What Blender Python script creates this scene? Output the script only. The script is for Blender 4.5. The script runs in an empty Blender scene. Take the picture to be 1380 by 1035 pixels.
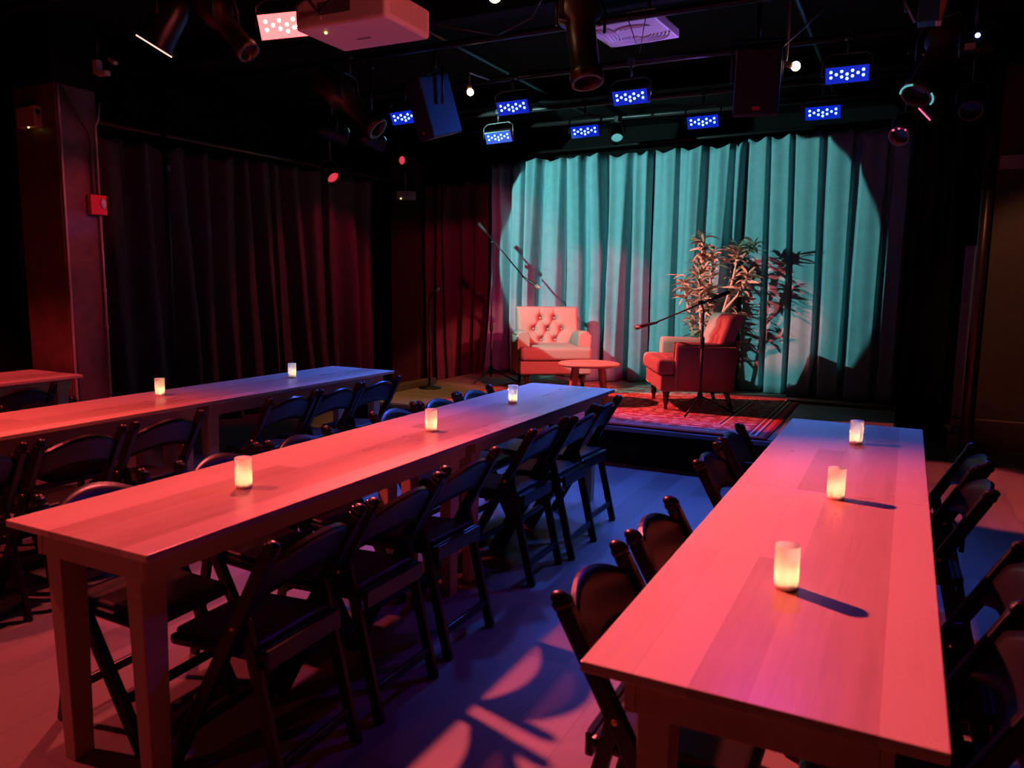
import bpy, bmesh, math, random
from mathutils import Vector, Matrix, Euler
SC = bpy.context.scene
COL = SC.collection
PI = math.pi
rnd = random.Random(7)

# ------------------------------------------------------------------ materials
def lin(c):
    return tuple(((v / 255.0) / 12.92 if v / 255.0 <= .04045 else ((v / 255.0 + .055) / 1.055) ** 2.4) for v in c) + (1,)

def new_mat(name):
    m = bpy.data.materials.new(name); m.use_nodes = True
    nt = m.node_tree; b = nt.nodes['Principled BSDF']
    return m, nt, b

def plain(name, col, rough=.5, metal=0., bump=0., bscale=60., vary=0., spec=.5, coat=0.):
    m, nt, b = new_mat(name)
    b.inputs['Base Color'].default_value = col + (1,) if len(col) == 3 else col
    b.inputs['Roughness'].default_value = rough
    b.inputs['Metallic'].default_value = metal
    b.inputs['Specular IOR Level'].default_value = spec
    b.inputs['Coat Weight'].default_value = coat
    tc = nt.nodes.new('ShaderNodeTexCoord')
    if bump or vary:
        n = nt.nodes.new('ShaderNodeTexNoise'); n.inputs['Scale'].default_value = bscale; n.inputs['Detail'].default_value = 4
        nt.links.new(tc.outputs['Object'], n.inputs['Vector'])
        if bump:
            bp = nt.nodes.new('ShaderNodeBump'); bp.inputs['Strength'].default_value = bump; bp.inputs['Distance'].default_value = .01
            nt.links.new(n.outputs['Fac'], bp.inputs['Height']); nt.links.new(bp.outputs['Normal'], b.inputs['Normal'])
        if vary:
            mx = nt.nodes.new('ShaderNodeMix'); mx.data_type = 'RGBA'
            c = b.inputs['Base Color'].default_value
            mx.inputs['A'].default_value = (c[0] * (1 - vary), c[1] * (1 - vary), c[2] * (1 - vary), 1)
            mx.inputs['B'].default_value = (min(1, c[0] * (1 + vary)), min(1, c[1] * (1 + vary)), min(1, c[2] * (1 + vary)), 1)
            nt.links.new(n.outputs['Fac'], mx.inputs['Factor']); nt.links.new(mx.outputs['Result'], b.inputs['Base Color'])
    return m

def emit(name, col, strength, base=(.02, .02, .02)):
    m, nt, b = new_mat(name)
    b.inputs['Base Color'].default_value = base + (1,)
    b.inputs['Emission Color'].default_value = col + (1,)
    b.inputs['Emission Strength'].default_value = strength
    b.inputs['Roughness'].default_value = .3
    return m

def wood(name, c1, c2, along='y', plank=.103, length=1.1, rough=.34, grain=.35, gap=.0012, seed=0., bump=.06, bandlo=0.8):
    """planks with a random tone each, grain stretched along them"""
    m, nt, b = new_mat(name)
    N = nt.nodes; L = nt.links
    tc = N.new('ShaderNodeTexCoord')
    mp = N.new('ShaderNodeMapping')
    mp.inputs['Rotation'].default_value = (0, 0, PI / 2 if along == 'y' else 0)
    mp.inputs['Location'].default_value = (seed, seed * .37 + .0, 0)
    L.new(tc.outputs['Object'], mp.inputs['Vector'])
    br = N.new('ShaderNodeTexBrick')
    br.inputs['Color1'].default_value = (0, 0, 0, 1); br.inputs['Color2'].default_value = (1, 1, 1, 1)
    br.inputs['Mortar'].default_value = (.5, .5, .5, 1)
    br.inputs['Scale'].default_value = 1.0; br.inputs['Mortar Size'].default_value = gap
    br.inputs['Mortar Smooth'].default_value = .1
    br.inputs['Brick Width'].default_value = length; br.inputs['Row Height'].default_value = plank
    br.offset = .37
    L.new(mp.outputs['Vector'], br.inputs['Vector'])
    mg = N.new('ShaderNodeMapping'); mg.inputs['Scale'].default_value = (1.2, 22, 22)
    L.new(mp.outputs['Vector'], mg.inputs['Vector'])
    ng = N.new('ShaderNodeTexNoise'); ng.inputs['Scale'].default_value = 2.2; ng.inputs['Detail'].default_value = 6; ng.inputs['Roughness'].default_value = .62
    ng.inputs['Distortion'].default_value = .6
    L.new(mg.outputs['Vector'], ng.inputs['Vector'])
    n2 = N.new('ShaderNodeTexNoise'); n2.inputs['Scale'].default_value = 2.4; n2.inputs['Detail'].default_value = 3
    m3 = N.new('ShaderNodeMapping'); m3.inputs['Scale'].default_value = (1, 3, 3); L.new(mp.outputs['Vector'], m3.inputs['Vector'])
    L.new(m3.outputs['Vector'], n2.inputs['Vector'])
    f1 = N.new('ShaderNodeMath'); f1.operation = 'MULTIPLY'; f1.inputs[1].default_value = grain
    L.new(ng.outputs['Fac'], f1.inputs[0])
    f2 = N.new('ShaderNodeMath'); f2.operation = 'MULTIPLY_ADD'; f2.inputs[1].default_value = .8
    L.new(br.outputs['Color'], f2.inputs[0]); L.new(f1.outputs[0], f2.inputs[2])
    f3 = N.new('ShaderNodeMath'); f3.operation = 'MULTIPLY_ADD'; f3.inputs[1].default_value = .45
    L.new(n2.outputs['Fac'], f3.inputs[0]); L.new(f2.outputs[0], f3.inputs[2])
    mx = N.new('ShaderNodeMix'); mx.data_type = 'RGBA'; mx.clamp_factor = True
    mx.inputs['A'].default_value = c1 + (1,); mx.inputs['B'].default_value = c2 + (1,)
    L.new(f3.outputs[0], mx.inputs['Factor'])
    dk = N.new('ShaderNodeMix'); dk.data_type = 'RGBA'; dk.blend_type = 'MULTIPLY'
    dk.inputs['B'].default_value = (.7, .66, .62, 1)
    L.new(br.outputs['Fac'], dk.inputs['Factor']); L.new(mx.outputs['Result'], dk.inputs['A'])
    L.new(dk.outputs['Result'], b.inputs['Base Color'])
    rr = N.new('ShaderNodeMapRange'); rr.inputs['To Min'].default_value = rough - .06; rr.inputs['To Max'].default_value = rough + .1
    L.new(n2.outputs['Fac'], rr.inputs['Value']); L.new(rr.outputs['Result'], b.inputs['Roughness'])
    bp = N.new('ShaderNodeBump'); bp.inputs['Strength'].default_value = bump; bp.inputs['Distance'].default_value = .002
    L.new(ng.outputs['Fac'], bp.inputs['Height']); L.new(bp.outputs['Normal'], b.inputs['Normal'])
    return m

def velvet(name, col, rough=.85, sheen=.3):
    m, nt, b = new_mat(name)
    b.inputs['Base Color'].default_value = col + (1,); b.inputs['Roughness'].default_value = rough
    b.inputs['Specular IOR Level'].default_value = .15
    b.inputs['Sheen Weight'].default_value = sheen; b.inputs['Sheen Roughness'].default_value = .4
    tc = nt.nodes.new('ShaderNodeTexCoord'); n = nt.nodes.new('ShaderNodeTexNoise')
    n.inputs['Scale'].default_value = 9; n.inputs['Detail'].default_value = 6; n.inputs['Roughness'].default_value = .7
    nt.links.new(tc.outputs['Object'], n.inputs['Vector'])
    mx = nt.nodes.new('ShaderNodeMix'); mx.data_type = 'RGBA'
    mx.inputs['A'].default_value = tuple(c * .75 for c in col) + (1,); mx.inputs['B'].default_value = tuple(min(1, c * 1.25) for c in col) + (1,)
    nt.links.new(n.outputs['Fac'], mx.inputs['Factor']); nt.links.new(mx.outputs['Result'], b.inputs['Base Color'])
    return m

def frosted(name):
    m = bpy.data.materials.new(name); m.use_nodes = True
    nt = m.node_tree; nt.nodes.clear()
    o = nt.nodes.new('ShaderNodeOutputMaterial'); t = nt.nodes.new('ShaderNodeBsdfTranslucent'); d = nt.nodes.new('ShaderNodeBsdfPrincipled')
    t.inputs['Color'].default_value = (1, .92, .80, 1); d.inputs['Base Color'].default_value = (.85, .78, .72, 1); d.inputs['Roughness'].default_value = .35
    mx = nt.nodes.new('ShaderNodeMixShader'); mx.inputs['Fac'].default_value = .3
    nt.links.new(t.outputs[0], mx.inputs[1]); nt.links.new(d.outputs[0], mx.inputs[2]); nt.links.new(mx.outputs[0], o.inputs['Surface'])
    return m

def rug_mat(name, hx, hy):
    """woven oriental rug: striped borders, scrolling motifs and a field of medallions"""
    m, nt, b = new_mat(name); N = nt.nodes; L = nt.links
    tc = N.new('ShaderNodeTexCoord'); sp = N.new('ShaderNodeSeparateXYZ'); L.new(tc.outputs['Object'], sp.inputs[0])
    def math_(op, a, bb=None, cc=None):
        n = N.new('ShaderNodeMath'); n.operation = op
        for i, v in enumerate((a, bb, cc)):
            if v is None: continue
            if isinstance(v, (int, float)): n.inputs[i].default_value = v
            else: L.new(v, n.inputs[i])
        return n.outputs[0]
    ax = math_('ABSOLUTE', sp.outputs['X']); ay = math_('ABSOLUTE', sp.outputs['Y'])
    dx = math_('SUBTRACT', hx, ax); dy = math_('SUBTRACT', hy, ay)
    d = math_('MINIMUM', dx, dy)                       # distance to the edge
    rmp = N.new('ShaderNodeValToRGB'); rmp.color_ramp.interpolation = 'CONSTANT'
    cols = [(0, (.30, .03, .03)), (.03, (.62, .10, .07)), (.07, (.04, .025, .05)), (.085, (.66, .54, .40)), (.105, (.30, .03, .03)), (.13, (.65, .52, .38)), (.145, (.05, .03, .06)),
            (.16, (.42, .05, .04)), (.40, (.62, .48, .34)), (.42, (.05, .03, .06)), (.44, (.55, .30, .18)), (.46, (.20, .03, .04))]
    e = rmp.color_ramp.elements
    e[0].position = 0; e[0].color = cols[0][1] + (1,)
    e[1].position = cols[1][0]; e[1].color = cols[1][1] + (1,)
    for p, c in cols[2:]:
        k = e.new(p); k.color = c + (1,)
    L.new(d, rmp.inputs['Fac'])
    vo = N.new('ShaderNodeTexVoronoi'); vo.inputs['Scale'].default_value = 8.5; vo.inputs['Randomness'].default_value = .45
    no = N.new('ShaderNodeTexNoise'); no.inputs['Scale'].default_value = 16; no.inputs['Detail'].default_value = 3
    wv = N.new('ShaderNodeTexWave'); wv.wave_type = 'RINGS'; wv.inputs['Scale'].default_value = 5.5; wv.inputs['Distortion'].default_value = 7; wv.inputs['Detail'].default_value = 3
    for n in (vo, no, wv): L.new(tc.outputs['Object'], n.inputs['Vector'])
    r2 = N.new('ShaderNodeValToRGB'); r2.color_ramp.interpolation = 'CONSTANT'
    e = r2.color_ramp.elements; e[0].position = 0; e[0].color = (.68, .55, .42, 1); e[1].position = .16; e[1].color = (.03, .025, .05, 1)
    for p, c in ((.26, (.45, .06, .05)), (.52, (.60, .36, .26)), (.62, (.24, .03, .04))):
        k = e.new(p); k.color = c + (1,)
    f = math_('ADD', math_('MULTIPLY', vo.outputs['Distance'], .9), math_('MULTIPLY', math_('SUBTRACT', wv.outputs['Fac'], .5), .45))
    L.new(math_('ADD', f, math_('MULTIPLY', math_('SUBTRACT', no.outputs['Fac'], .5), .3)), r2.inputs['Fac'])
    inn = math_('GREATER_THAN', d, .46)
    bnd = math_('MULTIPLY', math_('GREATER_THAN', d, .16), math_('LESS_THAN', d, .40))
    msk = math_('MAXIMUM', inn, bnd)
    mx = N.new('ShaderNodeMix'); mx.data_type = 'RGBA'
    L.new(msk, mx.inputs['Factor']); L.new(rmp.outputs['Color'], mx.inputs['A']); L.new(r2.outputs['Color'], mx.inputs['B'])
    L.new(mx.outputs['Result'], b.inputs['Base Color'])
    b.inputs['Roughness'].default_value = .95; b.inputs['Specular IOR Level'].default_value = .1
    bp = N.new('ShaderNodeBump'); bp.inputs['Strength'].default_value = .3; bp.inputs['Distance'].default_value = .004
    n4 = N.new('ShaderNodeTexNoise'); n4.inputs['Scale'].default_value = 220; L.new(tc.outputs['Object'], n4.inputs['Vector'])
    L.new(n4.outputs['Fac'], bp.inputs['Height']); L.new(bp.outputs['Normal'], b.inputs['Normal'])
    return m

M = {}
M['table'] = wood('table_maple', (.36, .22, .12), (.82, .64, .45), 'y', .103, 2.6, .27, .5, gap=.0004)
M['tableleg'] = wood('table_leg_maple', (.42, .27, .15), (.70, .52, .34), 'y', .3, 3, .45, .5, gap=0.)
M['floor'] = wood('floor_planks', (.08, .066, .058), (.225, .19, .17), 'y', .18, 1.3, .46, .5, gap=.0015, bump=.15)
M['deck'] = wood('stage_deck_planks', (.10, .08, .06), (.22, .17, .13), 'x', .12, 1.6, .5, .5)
M['chair'] = plain('black_resin', (.008, .006, .006), .32, vary=.2, bscale=30, spec=.4)
M['pad'] = plain('dark_vinyl', (.020, .013, .010), .42, bump=.15, bscale=300)
M['brass'] = plain('brass', (.8, .5, .22), .3, 1.)
M['black'] = plain('black_paint', (.010, .009, .010), .6, bump=.1, bscale=40, vary=.3)
M['blackmetal'] = plain('black_metal', (.014, .012, .011), .38, .4, vary=.3, bscale=20)
M['brownmetal'] = plain('bronze_black_metal', (.09, .055, .042), .35, .6, vary=.3, bscale=20)
M['greymetal'] = plain('grey_metal', (.30, .30, .31), .4, .7, vary=.2, bscale=30)
M['ceil'] = plain('ceiling_black', (.006, .005, .005), .9, spec=.08, bump=.4, bscale=25, vary=.4)
M['wall'] = plain('wall_black', (.006, .005, .005), .9, spec=.08, bump=.2, bscale=15, vary=.3)
M['panel'] = plain('brown_panel', (.10, .055, .035), .5, bump=.15, bscale=18, vary=.3)
M['column'] = plain('column_dark_wood', (.15, .065, .058), .5, bump=.25, bscale=12, vary=.5)
M['conduit'] = plain('conduit_paint', (.45, .34, .30), .4, .2)
M['teal'] = velvet('teal_velvet', (.19, .37, .40), sheen=.1)
M['wine'] = velvet('dark_velvet', (.11, .06, .065))
M['maskcloth'] = velvet('black_serge', (.010, .008, .009), sheen=.05)
M['uphol'] = plain('armchair_linen', (.42, .215, .175), .9, bump=.3, bscale=380, vary=.12, spec=.2)
M['mahog'] = plain('dark_turned_wood', (.035, .015, .012), .25, coat=.4)
M['nail'] = plain('brass_nailheads', (.55, .42, .25), .3, 1.)
M['tabletop'] = wood('side_table_wood', (.26, .12, .07), (.52, .30, .19), 'x', .07, 1.0, .4, .5)
M['rubber'] = plain('rubber', (.012, .012, .012), .7)
M['white'] = plain('white_plastic', (.72, .70, .68), .4)
M['offwhite'] = plain('offwhite_plastic', (.62, .55, .48), .5)
M['greypaint'] = plain('grey_paint', (.30, .27, .29), .6, vary=.15, bscale=8)
M['paper'] = plain('paper_tan', (.62, .45, .36), .7)
M['redplastic'] = plain('red_plastic', (.75, .03, .03), .3)
M['glassred'] = emit('red_lens_glow', (1, .06, .10), .7, (.3, .02, .02))
M['frost'] = frosted('frosted_glass')
M['wax'] = plain('ivory_wax', (.85, .75, .6), .5)
M['flame'] = emit('candle_flame', (1, .72, .32), 9.)
M['leaf'] = plain('leaf', (.44, .36, .25), .42, vary=.45, bscale=25)
M['cane'] = plain('cane_bark', (.42, .32, .23), .7, bump=.3, bscale=60)
M['pot'] = plain('pot_glaze', (.05, .04, .04), .35)
M['soil'] = plain('soil', (.03, .02, .015), .95)
M['ledblue'] = emit('blue_led_face', (.0, .035, 1.0), .5, (.01, .02, .06))
M['leddot'] = emit('white_blue_led', (.42, .75, 1.0), 2.5)
M['ledred'] = emit('red_led_face', (1, .20, .20), 2.0, (.1, .02, .02))
M['leddotred'] = emit('hot_red_led', (1, .50, .36), 9.)
M['bulb'] = emit('warm_bulb', (1, .70, .42), 9.)
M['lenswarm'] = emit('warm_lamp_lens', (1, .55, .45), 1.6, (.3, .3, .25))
M['glintteal'] = emit('teal_glint_emission', (.16, .70, .72), .6, (.1, .15, .15))  # spotlight glint on lens and rims, put into emission
M['lensdark'] = plain('dark_lens', (.03, .03, .04), .08, spec=.8)
M['ledtiny'] = emit('tiny_red_led', (1, .05, .12), 5.)
M['ledtinyblue'] = emit('tiny_blue_led', (.25, .45, 1.), 8.)
M['ledtinyyellow'] = emit('tiny_yellow_led', (1, .75, .15), 6.)
M['grille'] = plain('speaker_grille', (.02, .018, .02), .55, bump=.5, bscale=350)
M['speaker'] = plain('speaker_cabinet', (.035, .030, .032), .5, bump=.2, bscale=120)
M['tag'] = plain('gel_tag_red', (.75, .10, .08), .5)
M['tan'] = plain('tan_tape', (.70, .45, .25), .6)
M['trim'] = plain('stage_edge_metal', (.22, .22, .24), .35, .8)

# ------------------------------------------------------------------ mesh helpers
class MB:
    def __init__(s, mat=None): s.bm = bmesh.new(); s.T = mat or Matrix.Identity(4)
    def _new(s, before, smooth=False):
        pass
    def box(s, c, size, rot=None, bevel=0., seg=2):
        r = bmesh.ops.create_cube(s.bm, size=1.0)
        vs = r['verts']
        mt = Matrix.Translation(c) @ ((rot if isinstance(rot, Matrix) else Euler(rot).to_matrix().to_4x4()) if rot is not None else Matrix.Identity(4)) @ Matrix.Diagonal((size[0], size[1], size[2], 1))
        bmesh.ops.transform(s.bm, matrix=s.T @ mt, verts=vs)
        if bevel:
            es = list({e for v in vs for e in v.link_edges})
            bmesh.ops.bevel(s.bm, geom=es, offset=bevel, segments=seg, profile=.5, affect='EDGES')
        return s
    def beam(s, p0, p1, w, t, up=(0, 0, 1), taper=1., bevel=0.):
        """rectangular bar from p0 to p1; w across, t along `up` side"""
        p0, p1 = Vector(p0), Vector(p1); d = (p1 - p0).normalized(); up = Vector(up)
        sx = d.cross(up)
        if sx.length < 1e-4: sx = d.cross(Vector((1, 0, 0)))
        sx.normalize(); sy = sx.cross(d).normalized()
        vs = []
        for p, k in ((p0, 1.), (p1, taper)):
            for a, b in ((-1, -1), (1, -1), (1, 1), (-1, 1)):
                vs.append(s.bm.verts.new(s.T @ (p + sx * (a * w * k / 2) + sy * (b * t * k / 2))))
        f = [(3, 2, 1, 0), (4, 5, 6, 7), (0, 1, 5, 4), (1, 2, 6, 5), (2, 3, 7, 6), (3, 0, 4, 7)]
        fs = [s.bm.faces.new([vs[i] for i in q]) for q in f]
        if bevel:
            es = list({e for q in fs for e in q.edges})
            bmesh.ops.bevel(s.bm, geom=es, offset=bevel, segments=2, profile=.5, affect='EDGES')
        return s
    def lathe(s, prof, seg=20, origin=(0, 0, 0), axis=(0, 0, 1), cap=True, squash=(1, 1)):
        """prof: [(r, z)...] about axis from origin"""
        q = Vector((0, 0, 1)).rotation_difference(Vector(axis).normalized()).to_matrix().to_4x4()
        mt = s.T @ Matrix.Translation(origin) @ q
        rings = []
        for r, z in prof:
            rings.append([s.bm.verts.new(mt @ Vector((r * squash[0] * math.cos(2 * PI * i / seg), r * squash[1] * math.sin(2 * PI * i / seg), z))) for i in range(seg)])
        for a, b in zip(rings, rings[1:]):
            for i in range(seg):
                f = s.bm.faces.new((a[i], a[(i + 1) % seg], b[(i + 1) % seg], b[i])); f.smooth = True
        if cap:
            s.bm.faces.new(list(reversed(rings[0]))); s.bm.faces.new(rings[-1])
        return s
    def cyl(s, p0, p1, r0, r1=None, seg=16):
        p0, p1 = Vector(p0), Vector(p1)
        return s.lathe([(r0, 0), (r0 if r1 is None else r1, (p1 - p0).length)], seg, p0, p1 - p0)
    def tube(s, pts, r, seg=8, closed=False):
        pts = [Vector(p) for p in pts]; n = len(pts); rings = []
        prev = None
        for i, p in enumerate(pts):
            a = pts[i - 1] if (i or closed) else p; b = pts[(i + 1) % n] if (i < n - 1 or closed) else p
            t = (b - a).normalized()
            if prev is None:
                u = t.orthogonal().normalized()
            else:
                u = (prev - t * prev.dot(t)).normalized()
            prev = u; v = t.cross(u)
            rr = r[i] if isinstance(r, (list, tuple)) else r
            rings.append([s.bm.verts.new(s.T @ (p + (u * math.cos(2 * PI * k / seg) + v * math.sin(2 * PI * k / seg)) * rr)) for k in range(seg)])
        prs = list(zip(rings, rings[1:])) + ([(rings[-1], rings[0])] if closed else [])
        for a, b in prs:
            for k in range(seg):
                f = s.bm.faces.new((a[k], a[(k + 1) % seg], b[(k + 1) % seg], b[k])); f.smooth = True
        if not closed:
            s.bm.faces.new(list(reversed(rings[0]))); s.bm.faces.new(rings[-1])
        return s
    def sphere(s, c, r, seg=10, squash=(1, 1, 1)):
        res = bmesh.ops.create_uvsphere(s.bm, u_segments=seg, v_segments=max(4, seg // 2 + 1), radius=1)
        bmesh.ops.transform(s.bm, matrix=s.T @ Matrix.Translation(c) @ Matrix.Diagonal((r * squash[0], r * squash[1], r * squash[2], 1)), verts=res['verts'])
        for v in res['verts']:
            for f in v.link_faces: f.smooth = True
        return s
    def grid(s, nu, nv, fn, thick=None, smooth=True):
        """surface fn(u,v)->Vector; thick: a second sheet fn2"""
        def sheet(f, flip):
            g = [[s.bm.verts.new(s.T @ Vector(f(i / nu, j / nv))) for j in range(nv + 1)] for i in range(nu + 1)]
            for i in range(nu):
                for j in range(nv):
                    q = (g[i][j], g[i + 1][j], g[i + 1][j + 1], g[i][j + 1])
                    fc = s.bm.faces.new(q if not flip else tuple(reversed(q))); fc.smooth = smooth
            return g
        a = sheet(fn, False)
        if thick:
            b = sheet(thick, True)
            ra = [a[i][0] for i in range(nu + 1)] + [a[nu][j] for j in range(1, nv + 1)] + [a[i][nv] for i in range(nu - 1, -1, -1)] + [a[0][j] for j in range(nv - 1, 0, -1)]
            rb = [b[i][0] for i in range(nu + 1)] + [b[nu][j] for j in range(1, nv + 1)] + [b[i][nv] for i in range(nu - 1, -1, -1)] + [b[0][j] for j in range(nv - 1, 0, -1)]
            for k in range(len(ra)):
                k2 = (k + 1) % len(ra); s.bm.faces.new((ra[k2], ra[k], rb[k], rb[k2]))
        return s
    def build(s, name, mat, parent=None, smooth=None):
        bmesh.ops.recalc_face_normals(s.bm, faces=s.bm.faces)
        me = bpy.data.meshes.new(name); s.bm.to_mesh(me); s.bm.free()
        me.materials.append(mat)
        o = bpy.data.objects.new(name, me); COL.objects.link(o)
        if parent: o.parent = parent
        return o

def tag(o, label, cat, group=None, kind=None):
    if label: o['label'] = label
    if cat: o['category'] = cat
    if group: o['group'] = group
    if kind: o['kind'] = kind
    return o
def empty(name, loc, rz=0., label=None, cat=None, group=None):
    o = bpy.data.objects.new(name, None); COL.objects.link(o); o.empty_display_size = .1
    o.location = loc; o.rotation_euler = (0, 0, rz)
    return tag(o, label, cat, group)
def dup(root, loc, rz, label, group=None):
    r = root.copy(); COL.objects.link(r); r.location = loc; r.rotation_euler = (0, 0, rz)
    r['label'] = label
    if group: r['group'] = group
    for ch in list(root.children):
        c = ch.copy(); COL.objects.link(c); c.parent = r
        for g in ch.children:
            d = g.copy(); COL.objects.link(d); d.parent = c
    return r
def struct(o): o['kind'] = 'structure'; return o
IR, IU, IB = Vector((.889, .457, .011)), Vector((-.071, .115, .991)), Vector((.452, -.882, .135))

# ------------------------------------------------------------------ camera
cam_d = bpy.data.cameras.new('camera'); cam = bpy.data.objects.new('camera', cam_d); COL.objects.link(cam)
YAW, PITCH, ROLL, CH, FPX = -.4731, .1349, .0112, 1.4784, 1034.46
fw = Vector((math.sin(YAW) * math.cos(PITCH), math.cos(YAW) * math.cos(PITCH), -math.sin(PITCH)))
rt = Vector((math.cos(YAW), -math.sin(YAW), 0)); up = rt.cross(fw)
r2 = math.cos(ROLL) * rt + math.sin(ROLL) * up; u2 = -math.sin(ROLL) * rt + math.cos(ROLL) * up
cam.matrix_world = Matrix(((r2.x, u2.x, -fw.x, 0), (r2.y, u2.y, -fw.y, 0), (r2.z, u2.z, -fw.z, CH), (0, 0, 0, 1)))
cam_d.sensor_fit = 'HORIZONTAL'; cam_d.sensor_width = 36; cam_d.lens = FPX / 1380 * 36
cam_d.clip_start = .05; cam_d.clip_end = 60
cam_d.dof.use_dof = True; cam_d.dof.focus_distance = 6.5; cam_d.dof.aperture_fstop = 4.5
SC.camera = cam

# ------------------------------------------------------------------ the room
XL, XR, Y0, Y1, ZC = -6.7, 2.4, -2.6, 9.3, 3.35
struct(MB().box(((XL + XR) / 2, (Y0 + Y1) / 2, -.05), (XR - XL, Y1 - Y0, .1)).build('floor', M['floor']))
struct(MB().box(((XL + XR) / 2, (Y0 + Y1) / 2, ZC + .05), (XR - XL, Y1 - Y0, .1)).build('ceiling', M['ceil']))
struct(MB().box((XL - .05, (Y0 + Y1) / 2, ZC / 2), (.1, Y1 - Y0, ZC)).build('wall_left', M['wall']))
struct(MB().box((XR + .05, (Y0 + Y1) / 2, ZC / 2), (.1, Y1 - Y0, ZC)).build('wall_right', M['wall']))
struct(MB().box(((XL + XR) / 2, Y0 - .05, ZC / 2), (XR - XL, .1, ZC)).build('wall_front', M['wall']))
struct(MB().box(((XL + XR) / 2, Y1 + .05, ZC / 2), (XR - XL, .1, ZC)).build('wall_back', M['wall']))
# brown panelled wall right of the stage
struct(MB().box((1.5, 8.06, ZC / 2), (1.78, .08, ZC)).build('wall_right_stage', M['panel']))
struct(MB().box((1.5, 8.01, .135), (1.76, .03, .27)).build('baseboard_right', M['panel']))
struct(MB().box((1.5, 8.004, .275), (1.76, .024, .012)).build('trim_1', M['conduit']))
# ceiling joists
for i, y in enumerate((2.2, 4.6, 7.0)):
    struct(MB().box(((XL + XR) / 2, y, ZC - .09), (XR - XL, .12, .18)).build('ceiling_beam_%d' % (i + 1), M['ceil']))
# column on the left
col = struct(MB().box((-5.86, 3.79, 1.43), (.50, .32, 2.86), bevel=.006).build('column_left', M['column']))
struct(MB().box((-5.86, 3.79, 2.86 + .245), (.56, .40, .49), bevel=.006).build('column_left_head', M['wall']))
struct(MB().box((-6.07, 8.72, 1.5), (.44, .16, 3.0), bevel=.006).build('column_back_left', plain('olive_post', (.05, .042, .03), .6, vary=.3, bscale=10)))

# ------------------------------------------------------------------ stage
st = empty('stage_platform', (-2.42, 7.5, 0), 0, 'low black stage with dark plank deck running under the rug and armchairs', 'stage')
MB().box((0, .03, .295), (4.77, 3.28, .03)).build('deck', M['deck'], st)
MB().box((0, -1.62, .14), (4.74, .03, .28)).build('front_panel', M['maskcloth'], st)
MB().box((-2.36, .03, .14), (.03, 3.26, .28)).build('side_panel', M['black'], st)
MB().box((2.36, .03, .14), (.03, 3.26, .28)).build('side_panel', M['black'], st)
MB().box((0, -1.655, .292), (4.77, .03, .035), bevel=.004).build('edge_trim', M['trim'], st)
tag(MB().box((-4.70, 6.85, .345), (.10, .75, .07), bevel=.008).build('stage_curb', M['panel']), 'short wooden curb board along the left edge of the stage', 'curb')
tag(MB().box((-.52, 7.92, .325), (.95, .05, .03), bevel=.004).build('floor_batten', M['panel']), 'thin wooden batten lying across the stage at the foot of the curtain', 'batten')

RX0, RX1, RY0, RY1 = -3.95, -.87, 5.86, 8.12
rug = MB().box((0, 0, .007), (RX1 - RX0, RY1 - RY0, .014)).build('rug', rug_mat('oriental_rug', (RX1 - RX0) / 2, (RY1 - RY0) / 2))
rug.location = ((RX0 + RX1) / 2, (RY0 + RY1) / 2, .31)
tag(rug, 'red patterned oriental rug with striped border spread over the stage', 'rug')

# ------------------------------------------------------------------ curtains
def curtain(name, mat, p0, p1, z0, z1, folds, amp, seed, label, group=None, sharp=1., drape=0., taper=.25):
    R = random.Random(seed)
    p0, p1 = Vector((p0[0], p0[1], 0)), Vector((p1[0], p1[1], 0)); d = p1 - p0; Ln = d.length; d.normalize(); n = Vector((d.y, -d.x, 0))  # n: toward the room
    def parts(lo, hi):
        w = [R.uniform(lo, hi) for _ in range(folds)]; t = sum(w); o = [0]
        for q in w: o.append(o[-1] + q / t)
        return o
    bt, bb = parts(.5, 1.5), parts(.5, 1.5)
    if sharp > 3: bb = [a + (b - a) * .35 for a, b in zip(bt, bb)]
    at_, ab_ = [R.uniform(.35, 1.1) for _ in range(folds)], [R.uniform(.45, 1.25) for _ in range(folds)]
    ph = [R.uniform(0, 6.28) for _ in range(folds + 1)]
    sk = [R.uniform(-.22, .22) for _ in range(folds)]; md = [R.uniform(-.35, .35) for _ in range(folds)]
    def f(u, v):
        z = z0 + (z1 - z0) * v
        bs = [a * v + b * (1 - v) for a, b in zip(bt, bb)]
        uu = min(max(u, 0), .99999); i = 0
        while i < folds - 1 and uu > bs[i + 1]: i += 1
        t = (uu - bs[i]) / max(1e-4, bs[i + 1] - bs[i])
        k = sk[i]
        if sharp > 3: f0, f1, f2 = .04, .26 + .4 * k, .93          # flat pleats with narrow slots
        else: f0, f1, f2 = .12 + .35 * abs(k), .50 + k, .86 + .25 * k
        sm = lambda q: 0. if q <= 0 else (1. if q >= 1 else q * q * (3 - 2 * q))
        if t < f1: prof = sm((t - f0) / (f1 - f0))
        else: prof = 1. - .18 * sm((t - f1) / (f2 - f1))
        if t > f2: prof *= 1. - sm((t - f2) / (1. - f2))
        a = amp * (at_[i] * v + ab_[i] * (1 - v)) * (1 + md[i] * math.sin(PI * v)) * (1 - taper * v)
        off = prof * a + .012 * math.sin(9 * v + ph[i]) * (1 - v) + .012 * math.sin(u * folds * 11 + ph[0] + 3 * v) * (drape if drape else .3)
        zz = z - (.055 * math.sin(PI * t) ** 2) * (1 if v > .999 else 0)
        return p0 + d * (u * Ln) + n * off + Vector((0, 0, zz))
    nu = folds * 30
    m = MB().grid(nu, 26, f, lambda u, v: f(u, v) - n * .006)
    o = m.build(name, mat)
    return tag(o, label, 'curtain', group)
G = 'velvet curtains behind the stage'
YC = 8.46
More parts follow.
